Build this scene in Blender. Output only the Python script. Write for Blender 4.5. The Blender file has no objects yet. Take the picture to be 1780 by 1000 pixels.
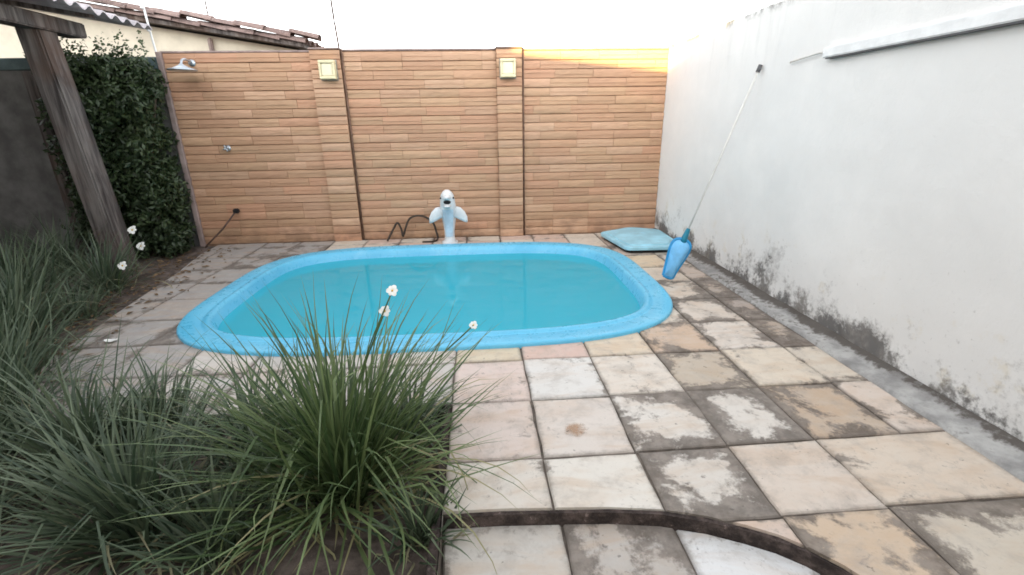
import bpy, bmesh, math, random
from mathutils import Vector, Matrix, noise

R = math.radians
rnd = random.Random(11)
scene = bpy.context.scene
C = scene.collection

# ------------------------------------------------------------------ camera
cam_d = bpy.data.cameras.new('camera')
cam = bpy.data.objects.new('camera', cam_d)
C.objects.link(cam)
cam_d.sensor_width = 36.0
cam_d.lens = 36.0 * 826.0 / 1780.0
cam_d.clip_start = 0.05
cam_d.clip_end = 2000
CAM_H = 1.5
def cam_ray(px, py):
    return Vector(((px - 890) / 826.0, (500 - py) / 826.0, -1.0)).normalized()
_z = -cam_ray(930, 2897)                     # straight up, seen by the camera
_d = cam_ray(830, 216)                       # along the side wall
_y = (_d - _z * _d.dot(_z)).normalized()
_x = _y.cross(_z)
M4 = Matrix((_x, _y, _z)).to_4x4()
M4.translation = Vector((0, 0, CAM_H))
cam.matrix_world = M4
scene.camera = cam

# ------------------------------------------------------------------ sky, sun, exposure
SUN_EL, SUN_AZ = 12.0, 20.0                  # low sun, behind the camera and to the left
w = bpy.data.worlds.new('World'); scene.world = w; w.use_nodes = True
wn = w.node_tree; wn.nodes.clear()
sky = wn.nodes.new('ShaderNodeTexSky'); sky.sky_type = 'NISHITA'; sky.sun_disc = False
sky.sun_elevation = R(SUN_EL); sky.sun_rotation = R(180 + SUN_AZ)
sky.air_density = 1.0; sky.dust_density = 0.8; sky.ozone_density = 1.0
hs = wn.nodes.new('ShaderNodeHueSaturation'); hs.inputs['Saturation'].default_value = 0.13
bg = wn.nodes.new('ShaderNodeBackground'); bg.inputs['Strength'].default_value = 0.15
wo = wn.nodes.new('ShaderNodeOutputWorld')
wn.links.new(sky.outputs[0], hs.inputs['Color']); wn.links.new(hs.outputs[0], bg.inputs['Color'])
wn.links.new(bg.outputs[0], wo.inputs[0])
sd = bpy.data.lights.new('sun', 'SUN'); sd.energy = 4.0; sd.angle = R(0.6); sd.color = (1.0, 0.72, 0.24)
sun = bpy.data.objects.new('sun', sd); C.objects.link(sun)
to_sun = Vector((-math.sin(R(SUN_AZ)) * math.cos(R(SUN_EL)), -math.cos(R(SUN_AZ)) * math.cos(R(SUN_EL)), math.sin(R(SUN_EL))))
sun.rotation_euler = to_sun.to_track_quat('Z', 'Y').to_euler()
scene.view_settings.view_transform = 'Standard'
scene.view_settings.look = 'None'
scene.view_settings.exposure = 2.58
scene.view_settings.gamma = 1.0
scene.cycles.filter_width = 1.7

# ------------------------------------------------------------------ helpers
def tag(o, label=None, cat=None, group=None, kind=None):
    if label: o['label'] = label
    if cat: o['category'] = cat
    if group: o['group'] = group
    if kind: o['kind'] = kind
    return o

def link(name, me, m=None, parent=None, smooth=False):
    if m is not None and not me.materials: me.materials.append(m)
    if smooth:
        me.polygons.foreach_set('use_smooth', [True] * len(me.polygons))
    o = bpy.data.objects.new(name, me); C.objects.link(o)
    if parent: o.parent = parent
    return o

def empty(name, loc=(0, 0, 0), rz=0):
    o = bpy.data.objects.new(name, None); C.objects.link(o)
    o.location = loc; o.rotation_euler = (0, 0, rz); o.empty_display_size = 0.1
    return o

def mesh(v, f):
    me = bpy.data.meshes.new('mesh'); me.from_pydata([tuple(p) for p in v], [], f); me.update(); return me

def from_bm(bm):
    bmesh.ops.recalc_face_normals(bm, faces=bm.faces)
    me = bpy.data.meshes.new('mesh'); bm.to_mesh(me); bm.free(); return me

def bm_box(bm, x0, x1, y0, y1, z0, z1, bev=0.0, seg=1):
    t = bmesh.new()
    bmesh.ops.create_cube(t, size=1.0)
    for v in t.verts:
        v.co = Vector((x0 + (v.co.x + .5) * (x1 - x0), y0 + (v.co.y + .5) * (y1 - y0), z0 + (v.co.z + .5) * (z1 - z0)))
    if bev: bmesh.ops.bevel(t, geom=t.edges[:], offset=bev, segments=seg, affect='EDGES')
    tmp = bpy.data.meshes.new('t'); t.to_mesh(tmp); t.free(); bm.from_mesh(tmp); bpy.data.meshes.remove(tmp)
    return bm

def box(name, x0, x1, y0, y1, z0, z1, m, parent=None, bev=0.0, seg=1):
    return link(name, from_bm(bm_box(bmesh.new(), x0, x1, y0, y1, z0, z1, bev, seg)), m, parent)

def tube_geo(pts, rad, n=8, cap=True):
    pts = [Vector(p) for p in pts]
    rr = rad if isinstance(rad, (list, tuple)) else [rad] * len(pts)
    v, f = [], []
    up = None
    for i, p in enumerate(pts):
        a = pts[max(i - 1, 0)]; b = pts[min(i + 1, len(pts) - 1)]
        t = (b - a).normalized()
        if up is None:
            up = Vector((0, 0, 1)) if abs(t.z) < .9 else Vector((1, 0, 0))
        s = t.cross(up).normalized(); u = s.cross(t).normalized(); up = u
        for k in range(n):
            an = 2 * math.pi * k / n
            v.append(p + (s * math.cos(an) + u * math.sin(an)) * rr[i])
    for i in range(len(pts) - 1):
        for k in range(n):
            k2 = (k + 1) % n
            f.append((i * n + k, i * n + k2, (i + 1) * n + k2, (i + 1) * n + k))
    if cap:
        f.append(tuple(range(n - 1, -1, -1))); f.append(tuple(range((len(pts) - 1) * n, len(pts) * n)))
    return v, f

def tube(name, pts, rad, m, parent=None, n=8):
    return link(name, mesh(*tube_geo(pts, rad, n)), m, parent, True)

def smooth_pts(pts, k=6):
    pts = [Vector(p) for p in pts]; out = []
    P = [pts[0]] + pts + [pts[-1]]
    for i in range(1, len(P) - 2):
        p0, p1, p2, p3 = P[i - 1], P[i], P[i + 1], P[i + 2]
        for j in range(k):
            t = j / k
            out.append(.5 * ((2 * p1) + (p2 - p0) * t + (2 * p0 - 5 * p1 + 4 * p2 - p3) * t * t + (3 * p1 - p0 - 3 * p2 + p3) * t ** 3))
    out.append(pts[-1]); return out

def prism_mesh(poly, z0, z1):
    n = len(poly)
    v = [(x, y, z0) for x, y in poly] + [(x, y, z1) for x, y in poly]
    f = [tuple(range(n - 1, -1, -1)), tuple(range(n, 2 * n))]
    f += [(i, (i + 1) % n, n + (i + 1) % n, n + i) for i in range(n)]
    return mesh(v, f)

def boolean(me, cutters, op='DIFFERENCE'):
    """mesh minus (or within) cutter meshes"""
    o = bpy.data.objects.new('tmp', me); C.objects.link(o)
    cs = []
    for c in cutters:
        co = bpy.data.objects.new('tmpc', c); C.objects.link(co); cs.append(co)
        md = o.modifiers.new('b', 'BOOLEAN'); md.operation = op; md.object = co; md.solver = 'EXACT'
    dg = bpy.context.evaluated_depsgraph_get()
    out = bpy.data.meshes.new_from_object(o.evaluated_get(dg))
    for q in cs + [o]: bpy.data.objects.remove(q)
    return out

# ------------------------------------------------------------------ materials
class N:
    def __init__(s, name):
        s.m = bpy.data.materials.new(name); s.m.use_nodes = True
        s.t = s.m.node_tree; s.n = s.t.nodes; s.l = s.t.links
        s.b = s.n['Principled BSDF']; s.out = s.n['Material Output']
    def node(s, typ, **kw):
        x = s.n.new(typ)
        for k, v in kw.items(): setattr(x, k, v)
        return x
    def put(s, sock, val):
        if hasattr(val, 'is_linked') or isinstance(val, bpy.types.NodeSocket): s.l.new(val, sock)
        else: sock.default_value = val
    def pos(s):
        return s.node('ShaderNodeNewGeometry').outputs['Position']
    def objco(s):
        return s.node('ShaderNodeTexCoord').outputs['Object']
    def noise(s, scale, detail=5, rough=.6, co=None, stretch=None, dist=0):
        x = s.node('ShaderNodeTexNoise')
        x.inputs['Scale'].default_value = scale; x.inputs['Detail'].default_value = detail
        x.inputs['Roughness'].default_value = rough; x.inputs['Distortion'].default_value = dist
        co = co or s.pos()
        if stretch:
            mp = s.node('ShaderNodeMapping'); mp.inputs['Scale'].default_value = stretch
            s.l.new(co, mp.inputs[0]); co = mp.outputs[0]
        s.l.new(co, x.inputs['Vector']); return x.outputs['Fac']
    def math(s, op, a, b=0.0, c=None, clamp=False):
        x = s.node('ShaderNodeMath', operation=op, use_clamp=clamp)
        s.put(x.inputs[0], a); s.put(x.inputs[1], b)
        if c is not None: s.put(x.inputs[2], c)
        return x.outputs[0]
    def ramp(s, fac, a, b, lo=0.0, hi=1.0):
        x = s.node('ShaderNodeMapRange', clamp=True, interpolation_type='SMOOTHSTEP')
        s.put(x.inputs[0], fac); x.inputs[1].default_value = a; x.inputs[2].default_value = b
        x.inputs[3].default_value = lo; x.inputs[4].default_value = hi
        return x.outputs[0]
    def mix(s, fac, a, b, mode='MIX'):
        x = s.node('ShaderNodeMix', data_type='RGBA', blend_type=mode)
        s.put(x.inputs[0], fac)
        for sock, v in ((x.inputs[6], a), (x.inputs[7], b)):
            if isinstance(v, tuple): sock.default_value = (*v[:3], 1)
            else: s.l.new(v, sock)
        return x.outputs[2]
    def done(s, col, rough=.8, bump=None, strength=.4, dist=.01, spec=.3):
        if isinstance(col, tuple): s.b.inputs['Base Color'].default_value = (*col[:3], 1)
        else: s.l.new(col, s.b.inputs['Base Color'])
        s.put(s.b.inputs['Roughness'], rough)
        s.b.inputs['Specular IOR Level'].default_value = spec
        if bump is not None:
            x = s.node('ShaderNodeBump'); x.inputs['Strength'].default_value = strength; x.inputs['Distance'].default_value = dist
            s.l.new(bump, x.inputs['Height']); s.l.new(x.outputs[0], s.b.inputs['Normal'])
        return s.m

def plain(name, col, rough=.7, var=.25, scale=6, spec=.3, bump=.2, metal=0):
    k = N(name)
    nz = k.noise(scale); fine = k.noise(scale * 12, 3)
    c = k.mix(k.ramp(nz, .35, .7), tuple(x * (1 - var) for x in col), tuple(min(1, x * (1 + var * .5)) for x in col))
    k.b.inputs['Metallic'].default_value = metal
    return k.done(c, rough, fine, bump, .004, spec)

def slab_mat():
    k = N('sandstone')
    oi = k.node('ShaderNodeObjectInfo')
    gen = k.node('ShaderNodeTexCoord').outputs['Generated']
    sep = k.node('ShaderNodeSeparateXYZ'); k.l.new(gen, sep.inputs[0])
    ex = k.math('ABSOLUTE', k.math('SUBTRACT', sep.outputs[0], .5)); ey = k.math('ABSOLUTE', k.math('SUBTRACT', sep.outputs[1], .5))
    edge = k.math('MULTIPLY', k.math('MAXIMUM', ex, ey), 2.0)
    edge2 = k.ramp(edge, .45, 1.0)
    big = k.noise(3.2, 6, .62, dist=.6); mid = k.noise(9, 6, .65); fine = k.noise(60, 4, .7); band = k.noise(7, 5, .6, stretch=(.35, 1, 1), dist=1.0)
    c = k.mix(k.ramp(band, .4, .75, 0, .4), oi.outputs['Color'], (.48, .31, .18))            # iron-ochre veins
    c = k.mix(k.ramp(mid, .4, .8, 0, .3), c, (.62, .59, .54))
    c = k.mix(k.ramp(k.noise(5.5, 8, .72, dist=.3), .46, .68, 0, .45), c, (.36, .32, .285))
    # weathering: grey-brown crust, heavier near the joints
    a = k.math('ADD', k.math('MULTIPLY', k.math('SUBTRACT', big, .5), 1.9), k.math('MULTIPLY', edge2, .30))
    a = k.math('ADD', a, k.math('MULTIPLY', k.math('SUBTRACT', mid, .5), .9))
    a = k.math('ADD', a, oi.outputs['Alpha'])
    a = k.math('ADD', a, k.math('MULTIPLY', k.math('SUBTRACT', k.noise(24, 6, .72), .5), .55))
    st = k.ramp(a, .42, .66)
    c = k.mix(k.math('MULTIPLY', st, .88), c, k.mix(k.ramp(mid, .4, .65), (.115, .096, .082), (.24, .207, .18)))
    c = k.mix(k.math('MULTIPLY', k.ramp(fine, .56, .75), k.ramp(big, .45, .7, .1, .75)), c, (.14, .125, .11))   # pitting
    jn = k.math('MULTIPLY', k.ramp(k.math('ADD', edge, k.math('MULTIPLY', k.math('SUBTRACT', k.noise(16, 5, .7), .5), .35)), .86, 1.03), .5)
    c = k.mix(jn, c, (.17, .145, .125))                                                       # dirt creeping in from the joints
    lf = k.math('MULTIPLY', k.ramp(k.noise(13, 7, .75, dist=.5), .56, .66), k.ramp(k.noise(1.4, 3), .42, .62, .15, .8))
    c = k.mix(lf, c, (.30, .265, .235))                                                       # lichen blotches running across slabs
    sp = k.ramp(k.noise(26, 3, .5), .68, .74)
    c = k.mix(k.math('MULTIPLY', sp, .5), c, (.06, .055, .05))
    h = k.math('ADD', k.math('MULTIPLY', mid, .7), k.math('MULTIPLY', fine, .3))
    return k.done(c, .82, h, .5, .012, .25)

def cladding_mat():
    k = N('ledge_tile')
    oi = k.node('ShaderNodeObjectInfo')
    g = k.noise(9, 6, .65, stretch=(.5, 1, 5), dist=.5); fine = k.noise(55, 4, .6, stretch=(.6, 1, 2))
    c = k.mix(k.ramp(g, .35, .72, 0, .38), oi.outputs['Color'], (.36, .20, .12))
    c = k.mix(k.ramp(k.noise(2.2), .5, .75, 0, .35), c, (.48, .31, .18))
    sep = k.node('ShaderNodeSeparateXYZ'); k.l.new(k.pos(), sep.inputs[0])
    damp = k.math('MULTIPLY', k.ramp(sep.outputs[2], 0.0, .45, 1, 0), k.ramp(k.noise(5), .4, .65))
    c = k.mix(k.math('MULTIPLY', damp, .5), c, (.20, .12, .08))
    return k.done(c, .6, k.math('ADD', g, k.math('MULTIPLY', fine, .5)), .6, .012, .35)

def plaster_mat():
    k = N('white_plaster')
    sep = k.node('ShaderNodeSeparateXYZ'); k.l.new(k.pos(), sep.inputs[0])
    z = sep.outputs[2]; y = sep.outputs[1]
    big = k.noise(1.1, 5, .6); mid = k.noise(5, 6, .65); fine = k.noise(28, 5, .7); drip = k.noise(9, 4, .6, stretch=(1, 1, .14))
    c = k.mix(k.ramp(big, .35, .7), (.73, .725, .71), (.80, .79, .77))
    c = k.mix(k.math('MULTIPLY', k.ramp(drip, .52, .75), k.ramp(z, 1.6, 2.42, 0, .2)), c, (.42, .42, .41))     # runs below the coping
    c = k.mix(k.math('MULTIPLY', k.ramp(fine, .62, .72), k.ramp(z, .0, 1.1, .7, .05)), c, (.36, .35, .33))        # specks
    c = k.mix(k.math('MULTIPLY', k.ramp(mid, .55, .7), k.ramp(z, .15, .75, .5, 0)), c, (.66, .58, .42))           # yellowed damp
    # black mould creeping up from the ground
    a = k.math('ADD', k.math('SUBTRACT', mid, .5), k.math('MULTIPLY', k.math('SUBTRACT', fine, .5), .8))
    a = k.math('ADD', a, k.math('MULTIPLY', k.math('SUBTRACT', k.noise(2.0, 3), .5), 1.5))
    hgt = k.math('ADD', k.math('MULTIPLY', a, .58), .115)
    wash = k.ramp(k.math('SUBTRACT', k.math('ADD', k.math('MULTIPLY', a, .9), .24), z), -.10, .16)
    c = k.mix(k.math('MULTIPLY', wash, .42), c, (.30, .29, .28))
    mo = k.ramp(k.math('SUBTRACT', hgt, z), -.09, .07)
    c = k.mix(k.math('MULTIPLY', mo, .76), c, k.mix(k.ramp(k.noise(3.5, 3), .42, .6), (.045, .040, .038), k.mix(k.ramp(fine, .4, .6), (.075, .055, .042), (.17, .155, .14))))
    # dark crust on the top edge
    tp = k.math('MULTIPLY', k.ramp(z, 2.33, 2.41), k.ramp(mid, .45, .6))
    c = k.mix(k.math('MULTIPLY', tp, .7), c, (.12, .11, .10))
    h = k.math('ADD', k.math('MULTIPLY', mid, .8), k.math('MULTIPLY', fine, .35))
    return k.done(c, .88, h, .35, .02, .2)

def water_mat():
    k = N('pool_water')
    tr = k.node('ShaderNodeBsdfTransparent'); tr.inputs[0].default_value = (.55, .92, .96, 1)
    gl = k.node('ShaderNodeBsdfGlossy'); gl.inputs['Roughness'].default_value = .02
    fr = k.node('ShaderNodeFresnel'); fr.inputs[0].default_value = 1.33
    bp = k.node('ShaderNodeBump'); bp.inputs['Strength'].default_value = .12; bp.inputs['Distance'].default_value = .03
    k.l.new(k.noise(2.6, 2, .5), bp.inputs['Height'])
    k.l.new(bp.outputs[0], gl.inputs['Normal']); k.l.new(bp.outputs[0], fr.inputs['Normal'])
    mx = k.node('ShaderNodeMixShader')
    df = k.node('ShaderNodeBsdfDiffuse'); df.inputs[0].default_value = (.060, .62, .79, 1)      # cloudy water scatters light back
    body = k.node('ShaderNodeMixShader'); body.inputs[0].default_value = .62
    k.l.new(tr.outputs[0], body.inputs[1]); k.l.new(df.outputs[0], body.inputs[2])
    fm = k.math('MULTIPLY', fr.outputs[0], .95)
    k.l.new(fm, mx.inputs[0]); k.l.new(body.outputs[0], mx.inputs[1]); k.l.new(gl.outputs[0], mx.inputs[2])
    k.l.new(mx.outputs[0], k.out.inputs['Surface']); return k.m

def leaf_mat(name, a, b, dry=(.22, .17, .07), amt=.25):
    k = N(name)
    at = k.node('ShaderNodeAttribute', attribute_name='tint').outputs['Fac']
    c = k.mix(at, a, b)
    c = k.mix(k.math('MULTIPLY', k.ramp(at, .86, .97), amt * 3, clamp=True), c, dry)
    k.b.inputs['Transmission Weight'].default_value = 0
    m = k.done(c, .42, None, spec=.45)
    tl = k.node('ShaderNodeBsdfTranslucent'); k.l.new(c, tl.inputs[0])
    mx = k.node('ShaderNodeMixShader'); mx.inputs[0].default_value = .25
    k.l.new(k.b.outputs[0], mx.inputs[1]); k.l.new(tl.outputs[0], mx.inputs[2]); k.l.new(mx.outputs[0], k.out.inputs['Surface'])
    return m

def timber_mat():
    k = N('weathered_timber')
    g = k.noise(14, 5, .65, stretch=(1, 1, .08), dist=.3); big = k.noise(2.5)
    c = k.mix(k.ramp(g, .35, .7), (.050, .043, .042), (.20, .18, .17))
    c = k.mix(k.ramp(big, .4, .7, 0, .5), c, (.12, .07, .05))
    return k.done(c, .85, g, .6, .02, .2)

def fibreglass_mat():
    k = N('blue_fibreglass')
    big = k.noise(1.6, 5, .6); fine = k.noise(18, 5, .65)
    c = k.mix(k.ramp(big, .35, .7), (.10, .47, .71), (.15, .54, .77))
    c = k.mix(k.ramp(fine, .58, .75, 0, .18), c, (.32, .62, .78))
    c = k.mix(k.ramp(k.noise(2.3, 7, .7, dist=.8), .52, .72, 0, .2), c, (.42, .66, .78))        # sun-faded patches
    c = k.mix(k.math('MULTIPLY', k.ramp(k.noise(45, 3, .6), .66, .72), k.ramp(big, .4, .65)), c, (.16, .30, .36))   # grime specks
    return k.done(c, k.ramp(fine, .3, .7, .22, .45), fine, .08, .004, .5)

def roof_tile_mat():
    k = N('clay_roof_tile')
    oi = k.node('ShaderNodeObjectInfo')
    nz = k.noise(7, 6, .65); f2 = k.noise(30, 4)
    c = k.mix(oi.outputs['Random'], (.22, .155, .14), (.33, .245, .225))
    c = k.mix(k.ramp(nz, .42, .68, 0, .8), c, (.13, .10, .095))
    c = k.mix(k.ramp(f2, .58, .7, 0, .5), c, (.45, .38, .36))
    return k.done(c, .9, nz, .4, .01, .1)

def strip_mat():
    k = N('stained_concrete')
    sep = k.node('ShaderNodeSeparateXYZ'); k.l.new(k.pos(), sep.inputs[0])
    nz = k.noise(4, 6, .65); fn = k.noise(22, 5, .65)
    c = k.mix(k.ramp(nz, .35, .65), (.25, .245, .24), (.47, .465, .45))
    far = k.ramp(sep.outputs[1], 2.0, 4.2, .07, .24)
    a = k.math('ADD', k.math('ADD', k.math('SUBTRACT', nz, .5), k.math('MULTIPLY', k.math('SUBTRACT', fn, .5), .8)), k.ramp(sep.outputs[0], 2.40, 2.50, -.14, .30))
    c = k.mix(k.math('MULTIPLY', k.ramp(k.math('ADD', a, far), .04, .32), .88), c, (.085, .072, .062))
    return k.done(c, .92, k.math('ADD', nz, k.math('MULTIPLY', fn, .6)), .8, .02, .15)

def rust_mat():
    k = N('rust_stain')
    tr = k.node('ShaderNodeBsdfTransparent'); mx = k.node('ShaderNodeMixShader')
    ln = k.node('ShaderNodeVectorMath', operation='LENGTH'); k.l.new(k.objco(), ln.inputs[0])
    a = k.math('SUBTRACT', k.math('ADD', k.noise(30, 5, .7), .12), k.math('MULTIPLY', ln.outputs['Value'], 6.5))
    k.done((.42, .25, .14), .9)
    k.l.new(k.ramp(a, .15, .5, 0, .55), mx.inputs[0]); k.l.new(tr.outputs[0], mx.inputs[1]); k.l.new(k.b.outputs[0], mx.inputs[2])
    k.l.new(mx.outputs[0], k.out.inputs['Surface']); return k.m

def riser_mat():
    k = N('mossy_riser')
    nz = k.noise(11, 6, .7); f2 = k.noise(40, 4, .65)
    c = k.mix(k.ramp(nz, .38, .66), (.040, .032, .030), (.13, .10, .09))
    c = k.mix(k.math('MULTIPLY', k.ramp(f2, .58, .68), k.ramp(nz, .48, .62)), c, (.34, .27, .25))
    return k.done(c, .95, k.math('ADD', nz, f2), .9, .015, .15)

M = dict(
    ruststain=rust_mat(),
    strip=strip_mat(),
    slab=slab_mat(), clad=cladding_mat(), plaster=plaster_mat(), water=water_mat(), timber=timber_mat(), fibre=fibreglass_mat(), rooftile=roof_tile_mat(),
    mortar=plain('mortar_joint', (.15, .125, .105), .95, .4, 14, bump=.5),
    wallcore=plain('wall_core', (.44, .27, .175), .9, .3, 9),
    riser=riser_mat(),
    concrete=plain('bare_concrete', (.40, .40, .385), .9, .3, 7, bump=.6),
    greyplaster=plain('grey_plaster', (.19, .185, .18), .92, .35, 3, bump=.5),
    cap=plain('bluish_cap', (.12, .17, .18), .85, .3, 5),
    soil=plain('soil', (.145, .115, .10), .97, .5, 11, bump=.9),
    ground=plain('ground', (.12, .10, .08), .95, .4, 2),
    cream=plain('cream_wall', (.66, .60, .49), .9, .15, 2),
    white=plain('white_paint', (.78, .79, .79), .6, .12, 5),
    lampc=plain('cream_lamp', (.78, .70, .46), .45, .12, 9),
    lampd=plain('lamp_diffuser', (.84, .78, .58), .35, .08, 9),
    lampk=plain('lamp_backplate', (.30, .28, .24), .6, .2, 9),
    chrome=plain('dull_chrome', (.55, .60, .65), .28, .15, 12, metal=.8),
    dark=plain('dark_plastic', (.02, .02, .022), .5, .3, 20),
    hose=plain('dark_hose', (.055, .04, .03), .6, .3, 20),
    conduit=plain('brown_conduit', (.20, .12, .085), .75, .35, 12),
    rust=plain('dark_conduit', (.12, .075, .06), .75, .35, 12),
    statue=plain('white_statue', (.74, .755, .77), .5, .14, 9, spec=.4),
    statueblue=plain('pale_blue_paint', (.50, .62, .72), .5, .2, 8),
    black=plain('black_mouth', (.008, .008, .01), .6, .1, 9),
    lid=plain('pale_blue_lid', (.34, .65, .79), .42, .18, 5, spec=.45),
    lidrim=plain('lid_edge', (.16, .46, .58), .5, .2, 6),
    netblue=plain('blue_plastic', (.022, .30, .62), .4, .2, 8, spec=.5),
    netdark=plain('teal_socket', (.015, .20, .30), .45, .2, 8),
    netmesh=plain('blue_net', (.20, .52, .84), .6, .15, 12),
    polel=plain('pale_pole', (.66, .65, .62), .5, .1, 10),
    grip=plain('grip_and_shadow_grey', (.10, .10, .105), .6, .2, 10),
    pole=plain('aluminium_pole', (.50, .49, .46), .4, .15, 10, metal=.6),
    sheet=plain('fibre_cement_sheet', (.50, .46, .48), .9, .35, 4, bump=.5),
    petal=plain('white_petal', (.85, .85, .82), .6, .04, 9),
    pollen=plain('yellow_centre', (.70, .45, .05), .7, .1, 9),
    stem=plain('green_stem', (.07, .12, .04), .6, .2, 9),
    bark=plain('bark', (.08, .06, .045), .95, .4, 9),
    litter=plain('dead_leaf', (.20, .13, .07), .8, .5, 5),
    trim=plain('edge_trim', (.34, .26, .24), .8, .25, 7),
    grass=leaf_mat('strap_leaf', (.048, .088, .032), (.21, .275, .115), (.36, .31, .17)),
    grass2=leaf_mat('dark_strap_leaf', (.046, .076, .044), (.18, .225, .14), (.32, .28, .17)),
    hedge=leaf_mat('hedge_leaf', (.026, .046, .020), (.095, .135, .055), (.10, .09, .03), .1),
)

# ================================================================== THE SETTING
BACK_Y, SIDE_X, WALL_H = 6.62, 2.50, 2.40
LOW = -0.07

# pool outline (superellipse)
PC, PA, PB, PN = Vector((-0.425, 4.58)), 2.115, 1.54, 3.6
def pool_ring(off, n=128):
    pts = []
    for i in range(n):
        t = 2 * math.pi * i / n
        c, s = math.cos(t), math.sin(t)
        x = math.copysign(abs(c) ** (2 / PN), c) * PA; y = math.copysign(abs(s) ** (2 / PN), s) * PB
        gx = math.copysign(abs(x / PA) ** (PN - 1) / PA, x); gy = math.copysign(abs(y / PB) ** (PN - 1) / PB, y)
        L = math.hypot(gx, gy) or 1
        pts.append((PC.x + x - off * gx / L, PC.y + y - off * gy / L))
    return pts

# curved front edge of the deck: the step down to the lower paving
CURVE = [(-0.20, 1.56), (0.03, 1.557), (0.25, 1.545), (0.48, 1.53), (0.69, 1.50), (0.86, 1.45), (0.99, 1.39), (1.09, 1.335), (1.17, 1.27), (1.24, 1.19),
         (1.30, 1.09), (1.345, .96), (1.37, .80), (1.38, .5), (1.38, -1.6)]
def curve_off(d):
    out = []
    for i, p in enumerate(CURVE):
        a = Vector(CURVE[max(i - 1, 0)]); b = Vector(CURVE[min(i + 1, len(CURVE) - 1)])
        t = (b - a).normalized(); n = Vector((-t.y, t.x))
        q = Vector(p) - n * d; out.append((q.x, q.y))
    return out
low_poly = curve_off(0) + [(-0.20, -1.6)]
low_inset = curve_off(.022); low_inset = low_inset + [(-0.20, -1.6)]
# planting beds (left strip by the wall and the front-left corner)
BED = [(-9, 7), (-3.62, 7.0), (-3.56, 6.1), (-3.36, 5.2), (-3.20, 4.2), (-3.06, 3.3), (-2.82, 2.62), (-2.5, 2.42), (-1.2, 2.36), (-0.203, 2.36), (-0.203, -2), (-9, -2)]

cut_pool = prism_mesh(pool_ring(.12), -3, 1)
cut_low = prism_mesh(low_poly[::-1], -2, 1)
cut_bed = prism_mesh(BED[::-1], -2, 1)
for c_ in (cut_low, cut_bed):
    b_ = bmesh.new(); b_.from_mesh(c_); bmesh.ops.recalc_face_normals(b_, faces=b_.faces); b_.to_mesh(c_); b_.free()

# ground to the horizon, with a hole for the pool pit
gv = [(-600, -600, -.14), (600, -600, -.14), (600, 600, -.14), (-600, 600, -.14)]
ring = pool_ring(.10)
n = len(ring)
gv += [(x, y, -.14) for x, y in ring]
gf = []
q = n // 4
cor = {0: 2, 1: 3, 2: 0, 3: 1}     # ring quadrant -> outer corner
for s in range(4):
    for i in range(q):
        a = 4 + (s * q + i); b = 4 + ((s * q + i + 1) % n)
        gf.append((a, b, cor[s]))
    nx = 4 + ((s + 1) * q) % n
    gf.append((nx, cor[(s + 1) % 4], cor[s]))
g = link('ground', mesh(gv, gf), M['ground']); tag(g, kind='structure')

# deck base (dark mortar bed under the slabs)
bm = bm_box(bmesh.new(), -3.8, SIDE_X + .01, -1.6, BACK_Y + .01, -.135, -.014)
deck = link('deck_paving', boolean(from_bm(bm), [cut_pool, cut_low, cut_bed]), M['mortar'])
deck.data.materials.clear(); deck.data.materials.append(M['mortar'])
tag(deck, kind='structure')

def slab_mesh(x0, x1, y0, y1, top, seed, thick=.05):
    """hand-cut stone slab: wavy edges, chamfered arris, faintly tilted"""
    r = random.Random(seed)
    ring = []
    k = 5
    cs = [(x0, y0), (x1, y0), (x1, y1), (x0, y1)]
    cs = [(x + r.uniform(-.005, .005), y + r.uniform(-.005, .005)) for x, y in cs]
    for s in range(4):
        a, b = cs[s], cs[(s + 1) % 4]
        for i in range(k):
            t = i / k
            j = 0 if i == 0 else .0035
            ring.append((a[0] + (b[0] - a[0]) * t + r.uniform(-j, j), a[1] + (b[1] - a[1]) * t + r.uniform(-j, j)))
    cx, cy = (x0 + x1) / 2, (y0 + y1) / 2
    tx, ty = r.uniform(-.006, .006), r.uniform(-.006, .006)
    n = len(ring); v = []
    def zz(x, y): return top + (x - cx) * tx + (y - cy) * ty
    def inn(p, d): 
        L = max(abs(p[0] - cx), abs(p[1] - cy)); f = 1 - d / L
        return (cx + (p[0] - cx) * f, cy + (p[1] - cy) * f)
    for p in ring: v.append((p[0], p[1], top - thick))
    for p in ring: v.append((p[0], p[1], zz(*p) - .006))
    for p in ring:
        i_ = inn(p, .007); v.append((i_[0], i_[1], zz(*p)))
    f = [tuple(range(n - 1, -1, -1)), tuple(range(2 * n, 3 * n))]
    for a in (0, n):
        f += [(a + i, a + (i + 1) % n, a + n + (i + 1) % n, a + n + i) for i in range(n)]
    return mesh(v, f)

XS = [-0.205 + .455 * i for i in range(-8, 6)] + [2.31]      # column lines
YS = [-1.6, -.6, -.09, .41, .91, 1.41, 1.855, 2.355, 2.85, 3.35, 3.85, 4.35, 4.85, 5.35, 5.85, 6.35, 6.61]
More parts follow.
